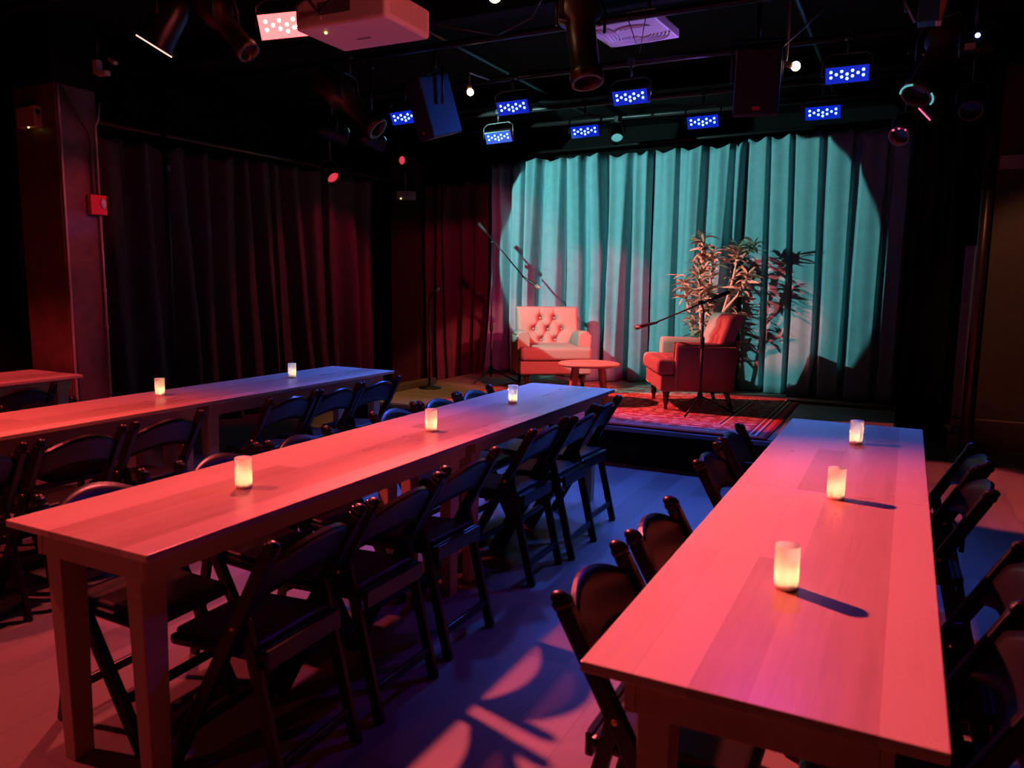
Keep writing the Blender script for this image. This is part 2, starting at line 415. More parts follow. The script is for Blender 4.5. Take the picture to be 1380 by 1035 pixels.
curtain('stage_curtain', M['teal'], (-4.78, 8.74), (-3.745, 8.74), .32, 2.93, 4, .36, 3, 'leftmost teal curtain panel behind the tufted armchair', G, sharp=1.6, drape=1)
curtain('stage_curtain', M['teal'], (-3.735, 8.74), (-2.685, 8.72), .32, 2.94, 4, .38, 11, 'deeply folded teal curtain panel behind the small round table', G, sharp=1.6, drape=1)
curtain('stage_curtain', M['teal'], (-2.675, 8.72), (-1.645, 8.64), .32, 2.95, 4, .30, 23, 'teal curtain panel hanging behind the potted plant', G, sharp=1.9, drape=.6)
curtain('stage_curtain', M['teal'], (-1.635, 8.64), (-.06, 8.46), .32, 2.99, 6, .20, 34, 'flat pleated teal curtain panel at the right end of the stage', G, sharp=4.5)
curtain('stage_curtain', M['wine'], (-5.83, 8.80), (-4.84, 8.74), .02, 2.72, 5, .2, 41, 'dark crimson curtain beside the left end of the stage', G)
curtain('masking_curtain', M['maskcloth'], (-.015, 8.34), (.36, 8.24), .02, 3.1, 4, .06, 43, 'black masking curtain to the right of the lit teal curtain')
curtain('wall_curtain', M['wine'], (-6.38, 4.1), (-6.34, 5.9), .02, 2.70, 6, .2, 51, 'dark curtain along the left wall behind the thin standing pole', 'curtains along the left wall')
curtain('wall_curtain', M['wine'], (-6.34, 5.93), (-6.30, 8.15), .02, 2.74, 8, .22, 57, 'crimson lit curtain along the left wall near the stage', 'curtains along the left wall')

# rails and pipes
def pipe(p0, p1, r, label, name='lighting_pipe', group='ceiling pipes', mat='blackmetal'):
    return tag(MB().cyl(p0, p1, r, seg=14).build(name, M[mat]), label, 'pipe', group)
pipe((-4.9, 8.80, 3.02), (.5, 8.54, 3.06), .02, 'curtain pipe above the teal stage curtain', 'curtain_rail_pipe')
pipe((-6.05, 3.95, 2.73), (-6.05, 8.3, 2.73), .024, 'horizontal pipe along the top of the left wall curtain', 'curtain_rail_pipe', mat='brownmetal')
for y, z, lb in ((2.98, 3.08, 'ceiling pipe over the projector'), (4.85, 3.12, 'ceiling pipe above the loudspeakers in the middle of the room'), (5.62, 3.06, 'ceiling pipe carrying the nearer row of blue lamps'), (6.72, 3.06, 'ceiling pipe carrying the farther row of blue lamps'), (8.05, 3.2, 'ceiling pipe just in front of the stage curtain')):
    pipe((-6.4, y, z), (1.9, y, z), .024, lb)
for x, lb in ((-3.2, 'ceiling pipe running toward the stage left of the vent'), (-.75, 'ceiling pipe running toward the stage right of the vent')):
    pipe((x, 2.4, 3.246), (x, 8.2, 3.246), .02, lb)

# standing poles
def pole(x, y, h, r, label, name, mat):
    t = empty(name, (x, y, 0), 0, label, 'pole')
    MB().cyl((0, 0, .012), (0, 0, h), r).build('shaft', M[mat], t)
    MB().lathe([(r * 3, 0), (r * 3, .012), (r * 1.4, .02), (r * 1.4, .05)], 18).build('base_flange', M[mat], t)
    return t
pole(.505, 7.4, ZC, .042, 'dark floor to ceiling pole at the right of the stage', 'support_pole', 'brownmetal')
lp = pole(-5.55, 4.5, ZC, .022, 'thin dark pole in front of the left wall curtain', 'support_pole', 'blackmetal')
MB().box((.03, -.01, 2.36), (.05, .04, .05), bevel=.008).tube([(.03, 0, 2.36), (.07, 0, 2.42), (.02, 0, 2.45)], .006).build('clamp', M['brownmetal'], lp)
# grey post with cables right of the masking curtain
gp = empty('grey_post', (.50, 8.0, 0), 0, 'pale grey post with dangling cable at the right of the stage', 'post')
MB().box((-.02, -.04, .98), (.12, .05, 1.68), bevel=.004).build('shaft', M['greypaint'], gp)
MB().box((-.02, -.05, .07), (.16, .09, .14), bevel=.01).build('base', M['greypaint'], gp)
MB().tube([(-.07, -.09, .30), (.03, -.10, .27), (.04, -.10, .22), (-.06, -.11, .20), (-.08, -.11, .15), (.02, -.11, .16)], .008).build('cable', M['rubber'], gp)
tag(MB().box((.75, 8.012, 2.53), (.26, .012, .115)).build('wall_notice', M['paper']), 'blank tan notice strip on the brown panelled wall at right', 'notice')

# ------------------------------------------------------------------ tables
TW, TH = .618, .76
def table_parts(L):
    w = TW
    t = empty('farm_table', (0, 0, 0), 0, '', 'table', 'long wooden tables')
    MB().box((0, 0, TH - .011), (w, L - .002, .022), bevel=.003).build('tabletop', M['table'], t)
    ox, oy = w / 2 - .075, L / 2 - .045; h = .082; zc = TH - .022 - h / 2
    for s in (-1, 1):
        MB().box((s * (ox - .011), 0, zc), (.022, 2 * oy, h), bevel=.002).build('apron', M['tableleg'], t)
    for s in (-1, 1):
        MB().box((0, s * (oy - .012), zc), (2 * ox - .046, .022, h), bevel=.002).build('apron', M['tableleg'], t)
    for sx in (-1, 1):
        for sy in (-1, 1):
            x, y = sx * (ox - .057), sy * (oy - .050)
            m = MB(); m.beam((x, y, TH - .024), (x, y, .0), .066, .086, up=(0, 1, 0), taper=.74, bevel=.003)
            m.build('leg', M['tableleg'], t)
    return t
MX, RX, LX, SX = -1.7074 - TW / 2, .11 - TW / 2, -3.56 - TW / 2, -5.303 - TW / 2
tb = {}
protoA = table_parts(1.794)
tb['mid_near'] = protoA; protoA.location = (MX, 1.268 + .897, 0)
protoA['label'] = 'nearer half of the middle long wooden table, with one lit candle'
tb['mid_far'] = dup(protoA, (MX, 1.268 + 1.794 + .897, 0), 0, 'far half of the middle long wooden table, nearest the stage chairs')
tb['left_near'] = dup(protoA, (LX, 4.92 - 1.794 - .897, 0), 0, 'nearer half of the long wooden table left of the middle table')
tb['left_far'] = dup(protoA, (LX, 4.92 - .897, 0), 0, 'violet lit far half of the table left of the middle table')
tb['side'] = dup(protoA, (SX, 3.51 - .897, 0), 0, 'red lit wooden table at the far left beside the column')
protoB = table_parts(1.505)
protoB.location = (RX, 1.2884 + .7525, 0); protoB['label'] = 'nearer half of the right hand wooden table, red lit with one candle near its middle'
tb['right_far'] = dup(protoB, (RX, 4.298 - .7525, 0), 0, 'far half of the right hand wooden table, purple lit toward the stage')

# ------------------------------------------------------------------ folding chairs
def make_chair():
    t = empty('folding_chair', (0, 0, 0), 0, '', 'chair', 'black folding chairs')
    P0, P1 = Vector((0, .19, 0)), Vector((0, -.238, .775)); dirv = (P1 - P0).normalized()
    nrm = Vector((0, -dirv.z, dirv.y))      # pointing back / up, square to the stile
    def at(z): return P0 + dirv * ((z - P0.z) / dirv.z)
    for s in (-1, 1):
        m = MB(); x = s * .193
        a = Vector((x, 0, 0)) + P0 + Vector((0, 0, .0)); b = Vector((x, 0, 0)) + P1
        m.beam(a, b - dirv * .03, .030, .042, up=nrm, bevel=.005)
        m.beam(b - dirv * .034, b - dirv * .004, .034, .050, up=nrm, bevel=.012); m.sphere(b - dirv * .006, .017, 12, (1.0, 1.5, 1.0))
        m.build('stile', M['chair'], t)
    # curved arched back slat
    def slat(off):
        def f(u, v):
            x = -.182 + .364 * u; k = 1 - (2 * u - 1) ** 2
            zt = .705 + .062 * k; zb = .588 + .036 * k
            z = zb + (zt - zb) * v
            p = at(z); return Vector((x, p.y - .026 * k, z)) + nrm * off
        return f
    MB().grid(14, 5, slat(.007), slat(-.007)).build('backrest', M['chair'], t)
    # seat
    zs = .435
    MB().box((0, .015, zs - .018), (.345, .36, .034), (-.05, 0, 0), bevel=.012).build('seat', M['chair'], t)
    MB().box((0, .022, zs + .004), (.315, .325, .026), (-.05, 0, 0), bevel=.012, seg=3).build('seat_pad', M['pad'], t)
    MB().box((0, -.170, zs - .020), (.325, .020, .060), bevel=.004).build('seat_rail', M['chair'], t)
    for s in (-1, 1):
        x = s * .166
        MB().beam((x, -.228, 0), (x, at(.53).y + .002, .53), .022, .038, up=(0, -.97, .25), bevel=.004).build('leg', M['chair'], t)
        m = MB(); c = at(.515); m.lathe([(.008, 0), (.008, .004), (.004, .006)], 10, (s * .2055, c.y, c.z), (s, 0, 0)); m.build('hinge_bolt', M['brass'], t)
    MB().box((0, -.207, .105), (.31, .016, .034), bevel=.004).build('stretcher', M['chair'], t)
    p = at(.16); MB().box((0, p.y, .16), (.36, .018, .032), bevel=.004).build('stretcher', M['chair'], t)
    return t
chair0 = make_chair(); used = [False]
def put_chair(x, y, rz, label):
    if not used[0]:
        used[0] = True; chair0.location = (x, y, 0); chair0.rotation_euler = (0, 0, rz); chair0['label'] = label; return chair0
    return dup(chair0, (x, y, 0), rz, label)
ORD = ['first', 'second', 'third', 'fourth', 'fifth', 'sixth']
FL, FR = PI / 2, -PI / 2                    # facing -x / facing +x
for i, (y, da, kx) in enumerate(((1.64, .04, -1.465), (2.11, 0, -1.475), (2.59, -.01, -1.50), (3.402, 0, -1.532), (3.825, .01, -1.50), (4.255, -.02, -1.545))):
    put_chair(kx - .232, y, FL + da, '%s black folding chair from the near end, right side of the middle table' % ORD[i])
for i, (y, da, kx) in enumerate(((1.63, .04, -2.44), (2.15, -.01, -2.425), (2.60, .03, -2.415), (3.405, .01, -2.475), (3.825, 0, -2.46), (4.25, -.02, -2.46))):
    put_chair(kx + .24, y, FR + da, '%s black folding chair from the near end, left side of the middle table' % ORD[i])
for i, (y, da, kx) in enumerate(((1.68, 0, -3.255), (2.14, 0, -3.25), (2.61, 0, -3.27), (3.475, 0, -3.255), (3.90, 0, -3.243), (4.33, -.04, -3.235))):
    put_chair(kx - .24, y, FL + da, '%s folding chair from the near end, right side of the long left table' % ORD[i])
for i, (y, da, kx) in enumerate(((2.09, 0, -4.27), (2.545, -.02, -4.27))):
    put_chair(kx + .24, y, FR + da, ['folding chair showing only its post tips above the left table', 'folding chair with arched back seen above the left table near the column'][i])
put_chair(-5.155, 2.86, FL, 'dark folding chair pulled up to the red table beside the column')
for i, (y, da, kx) in enumerate(((1.715, 0, -.655), (2.21, 0, -.65), (3.17, .02, -.70), (3.665, -.0, -.708))):
    put_chair(kx + .24, y, FR + da, '%s folding chair from the near end, aisle side of the right hand table' % ORD[i])
for i, (y, da, kx) in enumerate(((1.77, .03, .29), (2.26, 0, .335), (3.215, .04, .30), (3.70, .08, .325))):
    put_chair(kx - .24, y, FL + da, '%s folding chair from the near end, outer side of the right hand table' % ORD[i])

# ------------------------------------------------------------------ candles
def make_candle():
    t = empty('candle_holder', (0, 0, 0), 0, '', 'candle', 'lit votive candles')
    MB().lathe([(.0275, .008), (.0285, .05), (.0285, .105), (.0278, .106)], 24, cap=False).build('frosted_glass', M['frost'], t)
    MB().lathe([(.024, 0), (.0275, .001), (.0275, .009), (.020, .011)], 24).build('glass_base', M['wax'], t)
    MB().lathe([(.016, .010), (.016, .024), (.012, .027)], 16).build('candle', M['wax'], t)
    MB().lathe([(.001, .026), (.0055, .032), (.0045, .038), (.0008, .046)], 10).build('flame', M['flame'], t)
    return t
c0 = make_candle()
cl = bpy.data.lights.new('candle_light', 'POINT'); cl.energy = .38; cl.color = (1, .74, .36); cl.shadow_soft_size = .006
spots = [((-3.99, 3.12), 'lit candle nearer the camera on the table left of the middle table'), ((-3.917, 4.171), 'lit candle on the violet far end of the left table'),
         ((-1.987, 1.867), 'nearest lit candle on the middle table'), ((-1.977, 3.023), 'lit candle halfway along the middle table'), ((-2.029, 3.976), 'lit candle at the stage end of the middle table'),
         ((-.166, 3.746), 'lit candle at the stage end of the right hand table'), ((-.171, 2.735), 'lit candle halfway along the right hand table'), ((-.211, 1.852), 'largest and nearest lit candle, on the right hand table')]
for i, ((x, y), lb) in enumerate(spots):
    if i == 0: c0.location = (x, y, TH); c0['label'] = lb
    else: dup(c0, (x, y, TH), 0, lb)
    lo = bpy.data.objects.new('candle_light', cl); COL.objects.link(lo); lo.location = (x, y, TH + .036)

# ------------------------------------------------------------------ armchairs
def make_armchair():
    t = empty('armchair', (0, 0, 0), 0, '', 'armchair', 'upholstered armchairs on the stage')
    U = M['uphol']
    # base (front apron and sides)
    MB().box((0, .03, .245), (.76, .62, .15), bevel=.02, seg=3).build('seat_base', U, t)
    # T-shaped cushion
    m = MB(); m.box((0, -.0, .395), (.50, .56, .15), bevel=.035, seg=4); m.box((0, .29, .390), (.76, .17, .145), bevel=.04, seg=4); m.build('seat_cushion', U, t)
    for s in (-1, 1):
        # arm: side panel with rounded top, slightly flared
        def arm(sheet):
            def f(u, v):
                return (0, 0, 0)
            return f
        m = MB()
        prof = [(-.065, .175), (-.065, .56), (-.052, .598), (-.02, .617), (.03, .617), (.058, .600), (.070, .565), (.068, .175)]
        ring = []
        for y, k in ((-.32, -.025), (-.10, -.006), (.12, 0), (.195, 0), (.212, -.012)):
            sh = .92 if y > .2 else 1.
            ring.append([m.bm.verts.new((s * (.325 + px * sh), y, pz + (k if pz > .4 else 0))) for px, pz in prof])
        for a, b in zip(ring, ring[1:]):
            for i in range(len(prof) - 1):
                f = m.bm.faces.new((a[i], a[i + 1], b[i + 1], b[i])); f.smooth = True
            m.bm.faces.new((a[-1], a[0], b[0], b[-1]))
        m.bm.faces.new(ring[0]); m.bm.faces.new(list(reversed(ring[-1])))
        arm_o = m.build('armrest', U, t)
        m = MB()
        for k in range(26): m.sphere((s * .3955, .195, .19 + k * .0152), .0062, 6)
        for k in range(34): m.sphere((s * .3955, .18 - k * .0148, .575), .0062, 6)
        m.build('nailhead_trim', M['nail'], arm_o)
    # tufted back
    btn = [(-.078, .235), (.078, .235), (-.16, .115), (0, .115), (.16, .115), (-.078, -.005), (.078, -.005)]
    W, H0, H1 = .345, .30, .86; tilt = .20
    def pt(x, z, off): return Vector((x, -.13 - (z - H0) * tilt / (H1 - H0) * .95 + off, z))
    def front(u, v):
        x = -W + 2 * W * u; z = H0 + (H1 - H0) * v
        ex = min(1, (1 - abs(2 * u - 1)) / .12); ez = min(1, (1 - v) / .10)
        puff = .050 * (1 - (1 - ex) ** 2) ** .5 * (1 - (1 - ez) ** 2) ** .5
        dimp = 0
        for bx, bz in btn:
            d2 = (x - bx) ** 2 + (z - .50 - bz) ** 2; dimp += .048 * math.exp(-d2 / .0016) + .012 * math.exp(-d2 / .0075)
        # creases between buttons on the diagonals
        for i, (ax, az) in enumerate(btn):
            for bx, bz in btn[i + 1:]:
                L2 = (ax - bx) ** 2 + (az - bz) ** 2
                if .012 < L2 < .024 and abs(az - bz) > .05:
                    tt = max(0, min(1, ((x - ax) * (bx - ax) + (z - .5 - az) * (bz - az)) / L2))
                    dd = (x - ax - tt * (bx - ax)) ** 2 + (z - .5 - az - tt * (bz - az)) ** 2
                    dimp += .020 * math.exp(-dd / .00022)
        for bx in (-.078, .078):          # pleats running up to the top edge
            if z > .735: dimp += .014 * math.exp(-((x - bx) ** 2) / .00022)
        return pt(x, z, puff - dimp * (1 if v < .985 else .3))
    def rear(u, v):
        x = -W + 2 * W * u; z = H0 + (H1 - H0) * v
        return pt(x, z, -.075)
    bk = MB().grid(70, 60, front, rear).build('backrest', U, t)
    for bx, bz in btn:
        z = .5 + bz; MB().sphere(pt(bx, z, -.004), .013, 8, (1, .6, 1)).build('button', U, bk)
    MB().box((0, -.335, .40), (.66, .04, .46), (.10, 0, 0), bevel=.012).build('back_panel', U, t)
    # legs: turned in front, raked behind
    for s in (-1, 1):
        MB().lathe([(.014, 0), (.019, .012), (.014, .03), (.022, .06), (.028, .085), (.024, .105), (.032, .122), (.026, .135), (.034, .150), (.034, .172)], 18, (s * .30, .27, 0)).build('leg', M['mahog'], t)
        MB().beam((s * .30, -.27, .172), (s * .305, -.33, 0), .048, .048, up=(0, 1, 0), taper=.62, bevel=.004).build('leg', M['mahog'], t)
    m = MB()
    for k in range(46): m.sphere((-.345 + k * .01533, .342, .186), .0058, 6)
    m.build('nailhead_trim', M['nail'], t)
    return t
ZS = .325
ac = make_armchair()
def face(dx, dy): return math.atan2(dy, dx) - PI / 2
ac.location = (-3.42, 7.60, ZS); ac.rotation_euler = (0, 0, face(.56, -.83)); ac['label'] = 'tufted armchair at left facing the audience beside the small round table'
dup(ac, (-1.80, 7.19, ZS), face(-.889, -.457), 'armchair at right seen from its side, with mic stand in front')

# small round table
rtb = empty('side_table', (-2.72, 6.95, ZS), .3, 'small round wooden side table between the two armchairs', 'table')
MB().lathe([(.28, .335), (.30, .340), (.30, .356), (.293, .362)], 40).build('tabletop', M['tabletop'], rtb)
for k in range(4):
    a = PI / 4 + k * PI / 2
    MB().beam((.175 * math.cos(a), .175 * math.sin(a), .337), (.235 * math.cos(a), .235 * math.sin(a), 0), .042, .05, up=(math.cos(a), math.sin(a), 0), taper=.8, bevel=.004).build('leg', M['tabletop'], rtb)

# ------------------------------------------------------------------ plant
pl = empty('potted_plant', (-1.83, 8.12, .325), 0, 'tall potted plant with lance shaped leaves behind the right hand armchair', 'plant')
MB().lathe([(.10, 0), (.13, .02), (.155, .24), (.165, .25), (.165, .28), (.150, .28), (.145, .245)], 24, cap=True).build('pot', M['pot'], pl)
MB().lathe([(.148, .20), (.148, .255)], 20).build('soil', M['soil'], pl)
def leaf(m, base, dirv, ln, wd, droop, roll):
    dirv = Vector(dirv).normalized(); side = dirv.cross(Vector((0, 0, 1)))
    if side.length < .05: side = Vector((1, 0, 0))
    side.normalize(); side = (Matrix.Rotation(roll, 3, dirv) @ side); prev = None
    n = 6
    for i in range(n + 1):
        t = i / n; c = base + dirv * (ln * t) + Vector((0, 0, -droop * ln * t * t))
        w = wd * (math.sin(PI * min(1, t * .92 + .08)) ** .8) * (1 if i < n else .05) / 2
        nn = side.cross(dirv).normalized()
        a, b, cc = m.bm.verts.new(c - side * w + nn * w * .35), m.bm.verts.new(c), m.bm.verts.new(c + side * w + nn * w * .35)
        if prev:
            for q in ((prev[0], prev[1], b, a), (prev[1], prev[2], cc, b)):
                f = m.bm.faces.new(q); f.smooth = True
        prev = (a, b, cc)
LR = random.Random(5)
def whorl(m, c, n, ln, upw=.35, axis=(0, 0, 1)):
    for k in range(n):
        a = LR.uniform(0, 2 * PI); e = LR.uniform(-.35, 1.0) * .9 + upw * .3
        d = Vector((math.cos(a) * math.cos(e), math.sin(a) * math.cos(e), math.sin(e))) + Vector(axis) * .15
        leaf(m, Vector(c) + Vector((0, 0, LR.uniform(-.05, .05))), d, ln * LR.uniform(.7, 1.15), .034 * LR.uniform(.8, 1.25), LR.uniform(.15, .65), LR.uniform(-.8, .8))
canes = [([(-.06, -.02, .24), (-.10, 0, .7), (-.13, .0, 1.15), (-.12, .02, 1.55)], [(.60, 7), (.72, 9), (.85, 9), (.97, 12), (1.08, 14), (1.2, 15), (1.31, 13), (1.42, 10), (1.52, 13), (1.59, 10)]),
         ([(.0, .02, .24), (-.02, .03, .6), (-.03, .0, 1.0), (-.0, 0, 1.40)], [(.56, 7), (.68, 9), (.80, 8), (.92, 10), (1.05, 10), (1.22, 12), (1.34, 12), (1.42, 12)]),
         ([(-.04, .05, .24), (-.22, .06, .7), (-.30, .04, 1.1)], [(.58, 7), (.7, 8), (.84, 8), (.98, 10), (1.1, 14), (1.16, 8)]),
         ([(.05, 0, .24), (.12, -.02, .8), (.22, -.02, 1.2), (.26, -.03, 1.48)], [(1.18, 6), (1.38, 10), (1.47, 12)]),
         ([(.13, -.02, .85), (.27, -.02, 1.02), (.36, -.04, 1.20)], [(1.02, 6), (1.10, 10), (1.20, 13)]),
         ([(.10, .0, .62), (.20, -.02, .72), (.28, -.05, .80)], [(.76, 5), (.82, 6)]),
         ([(.24, -.03, 1.36), (.34, -.05, 1.44), (.42, -.06, 1.50)], [(1.50, 8), (1.46, 5)])]
for pts, wh in canes:
    c = MB().tube(pts, [.017 - .007 * i / (len(pts) - 1) for i in range(len(pts))], 8).build('cane', M['cane'], pl)
    m = MB()
    for z, n in wh:
        # point on the cane at height z
        p = Vector(pts[-1])
        for a, b in zip(pts, pts[1:]):
            if a[2] <= z <= b[2]: k = (z - a[2]) / (b[2] - a[2]); p = Vector(a).lerp(Vector(b), k)
        whorl(m, (p.x, p.y, z), int(n * 1.6), .195)
    m.build('leaf_cluster', M['leaf'], c)

# ------------------------------------------------------------------ microphone stands
def mic(m_parent, tip, back, cat=None):
    """microphone body from back to tip (grille end)"""
    tip, back = Vector(tip), Vector(back); d = (tip - back).normalized(); L = (tip - back).length
    o = MB().lathe([(.010, 0), (.013, L * .25), (.017, L * .68), (.018, L * .72)], 14, back, d).build('microphone', M['blackmetal'], m_parent)
    MB().lathe([(.019, 0), (.024, L * .06), (.025, L * .16), (.021, L * .25), (.008, L * .29)], 14, back + d * (L * .71), d).build('grille', plain('mic_grille', (.25, .22, .22), .35, .9, bump=.6, bscale=400), o)
def boom_stand(loc, top, b0, b1, m0, m1, label):
    t = empty('microphone_stand', loc, 0, label, 'mic stand', 'microphone stands')
    L = Vector(loc)
    top, b0, b1, m0, m1 = [Vector(p) - L for p in (top, b0, b1, m0, m1)]
    for k in range(3):
        a = .35 + k * 2 * PI / 3
        MB().tube([(.012 * math.cos(a), .012 * math.sin(a), .15), (.30 * math.cos(a), .30 * math.sin(a), .012)], .009).build('leg', M['blackmetal'], t)
    MB().cyl((0, 0, .06), (0, 0, .62), .012).build('lower_tube', M['blackmetal'], t)
    MB().lathe([(.020, .09), (.024, .11), (.024, .17), (.016, .19)], 14).lathe([(.017, .58), (.020, .60), (.020, .66), (.014, .68)], 14).build('clutch', M['rubber'], t)
    MB().tube([(0, 0, .62), (0, 0, .9), top], .0075).build('upper_tube', M['blackmetal'], t)
    MB().sphere(top, .022, 12).cyl(top + Vector((-.03, 0, 0)), top + Vector((.03, 0, 0)), .014).build('pivot_clutch', M['blackmetal'], t)
    bm_ = MB().cyl(b0, b1, .0075).build('boom_arm', M['blackmetal'], t)
    d = (b1 - b0).normalized()
    MB().cyl(b0 - d * .01, b0 + d * .13, .017).build('counterweight', M['rubber'], bm_)
    MB().tube([b1, m0 + (m1 - m0) * .18], .012).build('mic_clip', M['rubber'], t)
    mic(t, m1, m0)
    return t
boom_stand((-4.16, 7.60, .3245), (-4.145, 7.60, 1.89), (-4.30, 7.56, 2.09), (-3.78, 7.64, 1.51), (-3.80, 7.64, 1.52), (-3.59, 7.67, 1.385), 'tall boom microphone stand left of the tufted armchair')
boom_stand((-1.58, 6.74, .324), (-1.60, 6.74, 1.30), (-1.37, 6.72, 1.395), (-2.03, 6.78, 1.105), (-2.00, 6.78, 1.112), (-2.22, 6.80, 1.055), 'boom microphone stand in front of the right hand armchair')
sm = empty('microphone_stand', (-4.53, 6.9, .31), 0, 'straight microphone stand standing in shadow near the left end of the stage', 'mic stand', 'microphone stands')
MB().lathe([(.125, 0), (.125, .012), (.03, .03), (.014, .06)], 24).build('round_base', M['blackmetal'], sm)
MB().cyl((0, 0, .03), (0, 0, .97), .009).build('tube', M['blackmetal'], sm)
MB().tube([(0, 0, .96), (.02, 0, .985)], .012).build('mic_clip', M['rubber'], sm)
mic(sm, (.10, .03, 1.08), (-.01, 0, .96))

# ------------------------------------------------------------------ column fittings
tag(MB().tube([(-5.596, 3.645, 2.86), (-5.592, 3.645, 2.80), (-5.594, 3.645, 1.5), (-5.594, 3.645, .4), (-5.594, 3.645, .01)], .010).build('conduit_pipe', M['conduit']), 'thin conduit running down the front corner of the left column', 'conduit', 'conduits on the left column')
tag(MB().tube([(-5.588, 3.66, 2.85), (-5.588, 3.76, 2.70), (-5.588, 3.865, 2.545), (-5.588, 3.875, 2.48), (-5.588, 3.875, 2.09)], .010).build('conduit_pipe', M['panel']), 'bent dark conduit sloping down the left column to the fire alarm', 'conduit', 'conduits on the left column')
tag(MB().tube([(-5.588, 3.965, 2.78), (-5.588, 3.945, 2.64), (-5.588, 3.92, 2.6), (-5.588, 3.92, 2.09)], .010).tube([(-5.588, 3.92, 1.935), (-5.588, 3.92, 1.5), (-5.588, 3.92, .01)], .010).cyl((-5.588, 3.92, 1.34), (-5.588, 3.92, 1.37), .014).cyl((-5.588, 3.92, 1.06), (-5.588, 3.92, 1.09), .014).build('conduit_pipe', M['conduit']), 'straight pink lit conduit running past the fire alarm down the column', 'conduit', 'conduits on the left column')
fa = empty('fire_alarm', (-5.575, 3.89, 2.01), 0, 'red fire alarm strobe box on the left column', 'fire alarm')
MB().box((0, 0, 0), (.05, .13, .15), bevel=.006).build('housing', M['redplastic'], fa)
MB().sphere((.028, .03, .012), .03, 12, (.5, .8, 1.3)).build('strobe_lens', plain('clear_lens', (.6, .6, .65), .08), fa)
ms = empty('wall_sensor', (-5.88, 3.60, 2.63), 0, 'beige sensor box high on the front face of the left column', 'sensor')
MB().box((0, 0, 0), (.22, .06, .15), bevel=.008).build('housing', M['offwhite'], ms)
MB().sphere((.02, -.02, -.078), .006, 8).build('indicator_light', M['ledtinyyellow'], ms)
MB().lathe([(.02, 0), (.016, .006)], 14, (.112, 0, .03), (1, 0, 0)).build('sounder_hole', M['rubber'], ms)
dv = empty('ceiling_speaker_bracket', (-5.45, 3.87, 3.0), 0, 'small pale bracket device above the left column', 'bracket')
MB().box((0, 0, 0), (.05, .05, .10), bevel=.006).box((.06, 0, -.05), (.10, .05, .035), bevel=.006).build('housing', M['offwhite'], dv)
MB().box((.15, .02, .03), (.07, .04, .03), (0, .5, 0), bevel=.006).build('knuckle', M['offwhite'], dv)
MB().cyl((0, 0, .04), (0, 0, .35), .010).build('mount_rod', M['blackmetal'], dv)
eb = empty('mounted_emergency_light', (-5.97, 8.555, 2.56), 0, 'beige emergency light box high on the dark post left of the stage', 'emergency light')
MB().box((0, 0, 0), (.20, .16, .11), bevel=.008).build('housing', M['offwhite'], eb)
MB().sphere((-.03, -.082, -.045), .007, 8).build('indicator_light', M['ledtinyyellow'], eb)
MB().tube([(.01, -.04, .05), (.02, -.05, .16), (.01, -.05, .27)], .006).build('cable', M['offwhite'], eb)

# ------------------------------------------------------------------ ceiling fixtures
def aim_m(loc, d, upv=(0, 0, 1)):
    """matrix with local -Z along d"""
    d = Vector(d).normalized(); q = d.to_track_quat('-Z', 'Y')
    return Matrix.Translation((0, 0, 0)) @ q.to_matrix().to_4x4()
def img(a, b, c): return IR * a + IU * b + IB * c
def fixture(name, loc, d, label, group, kind='par', s=1., body='blackmetal', lens='lensdark', top=3.1, rim=None, extra=None):
    t = empty(name, loc, 0, label, 'spotlight', group); T = aim_m(loc, d)
    if kind == 'par':
        MB(T).lathe([(.03 * s, .16 * s), (.06 * s, .14 * s), (.085 * s, .06 * s), (.09 * s, -.12 * s), (.098 * s, -.13 * s), (.098 * s, -.145 * s), (.084 * s, -.145 * s), (.084 * s, -.08 * s)], 22, cap=False).build('housing', M[body], t)
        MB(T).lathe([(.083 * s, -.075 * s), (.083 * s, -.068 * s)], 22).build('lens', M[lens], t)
    else:   # ellipsoidal: fat lamp house, long barrel
        MB(T).lathe([(.05 * s, .26 * s), (.085 * s, .24 * s), (.095 * s, .12 * s), (.09 * s, .05 * s), (.062 * s, .03 * s), (.060 * s, -.18 * s), (.070 * s, -.19 * s), (.070 * s, -.24 * s), (.055 * s, -.24 * s), (.055 * s, -.20 * s)], 22, cap=False).build('barrel', M[body], t)
        MB(T).lathe([(.054 * s, -.205 * s), (.054 * s, -.198 * s)], 22).build('lens', M[lens], t)
        for q in (-1, 1): MB(T).box((q * .075 * s, 0, .045 * s), (.05 * s, .012, .03 * s)).build('shutter_handle', M['greymetal'], t)
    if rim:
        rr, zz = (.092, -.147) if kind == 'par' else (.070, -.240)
        for k0, k1 in (((0, 24),) if rim == 'lenswarm' else ((2, 7), (12, 16))):  # teal rims are broken arcs: glints painted as emission
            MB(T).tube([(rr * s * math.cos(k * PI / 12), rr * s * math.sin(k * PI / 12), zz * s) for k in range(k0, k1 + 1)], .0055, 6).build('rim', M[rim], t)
    # yoke and clamp, hanging straight down from the pipe
    r = .115 * s
    ax = (T.to_3x3() @ Vector((1, 0, 0))); ax.z = 0; ax = ax.normalized() if ax.length > .05 else Vector((1, 0, 0))
    h = top - loc[2]; yh = min(.16 * s, h * .7)
    MB().tube([ax * r, ax * r + Vector((0, 0, yh * .6)), ax * r * .7 + Vector((0, 0, yh)), -ax * r * .7 + Vector((0, 0, yh)), -ax * r + Vector((0, 0, yh * .6)), -ax * r], .009).build('yoke', M['blackmetal'], t)
    MB().cyl((0, 0, yh), (0, 0, h), .011).box((0, 0, h - .02), (.05, .05, .06), bevel=.008).build('clamp', M['blackmetal'], t)
    if extra: extra(t, T)
    return t
GS = 'dark stage spotlights on the ceiling pipes'
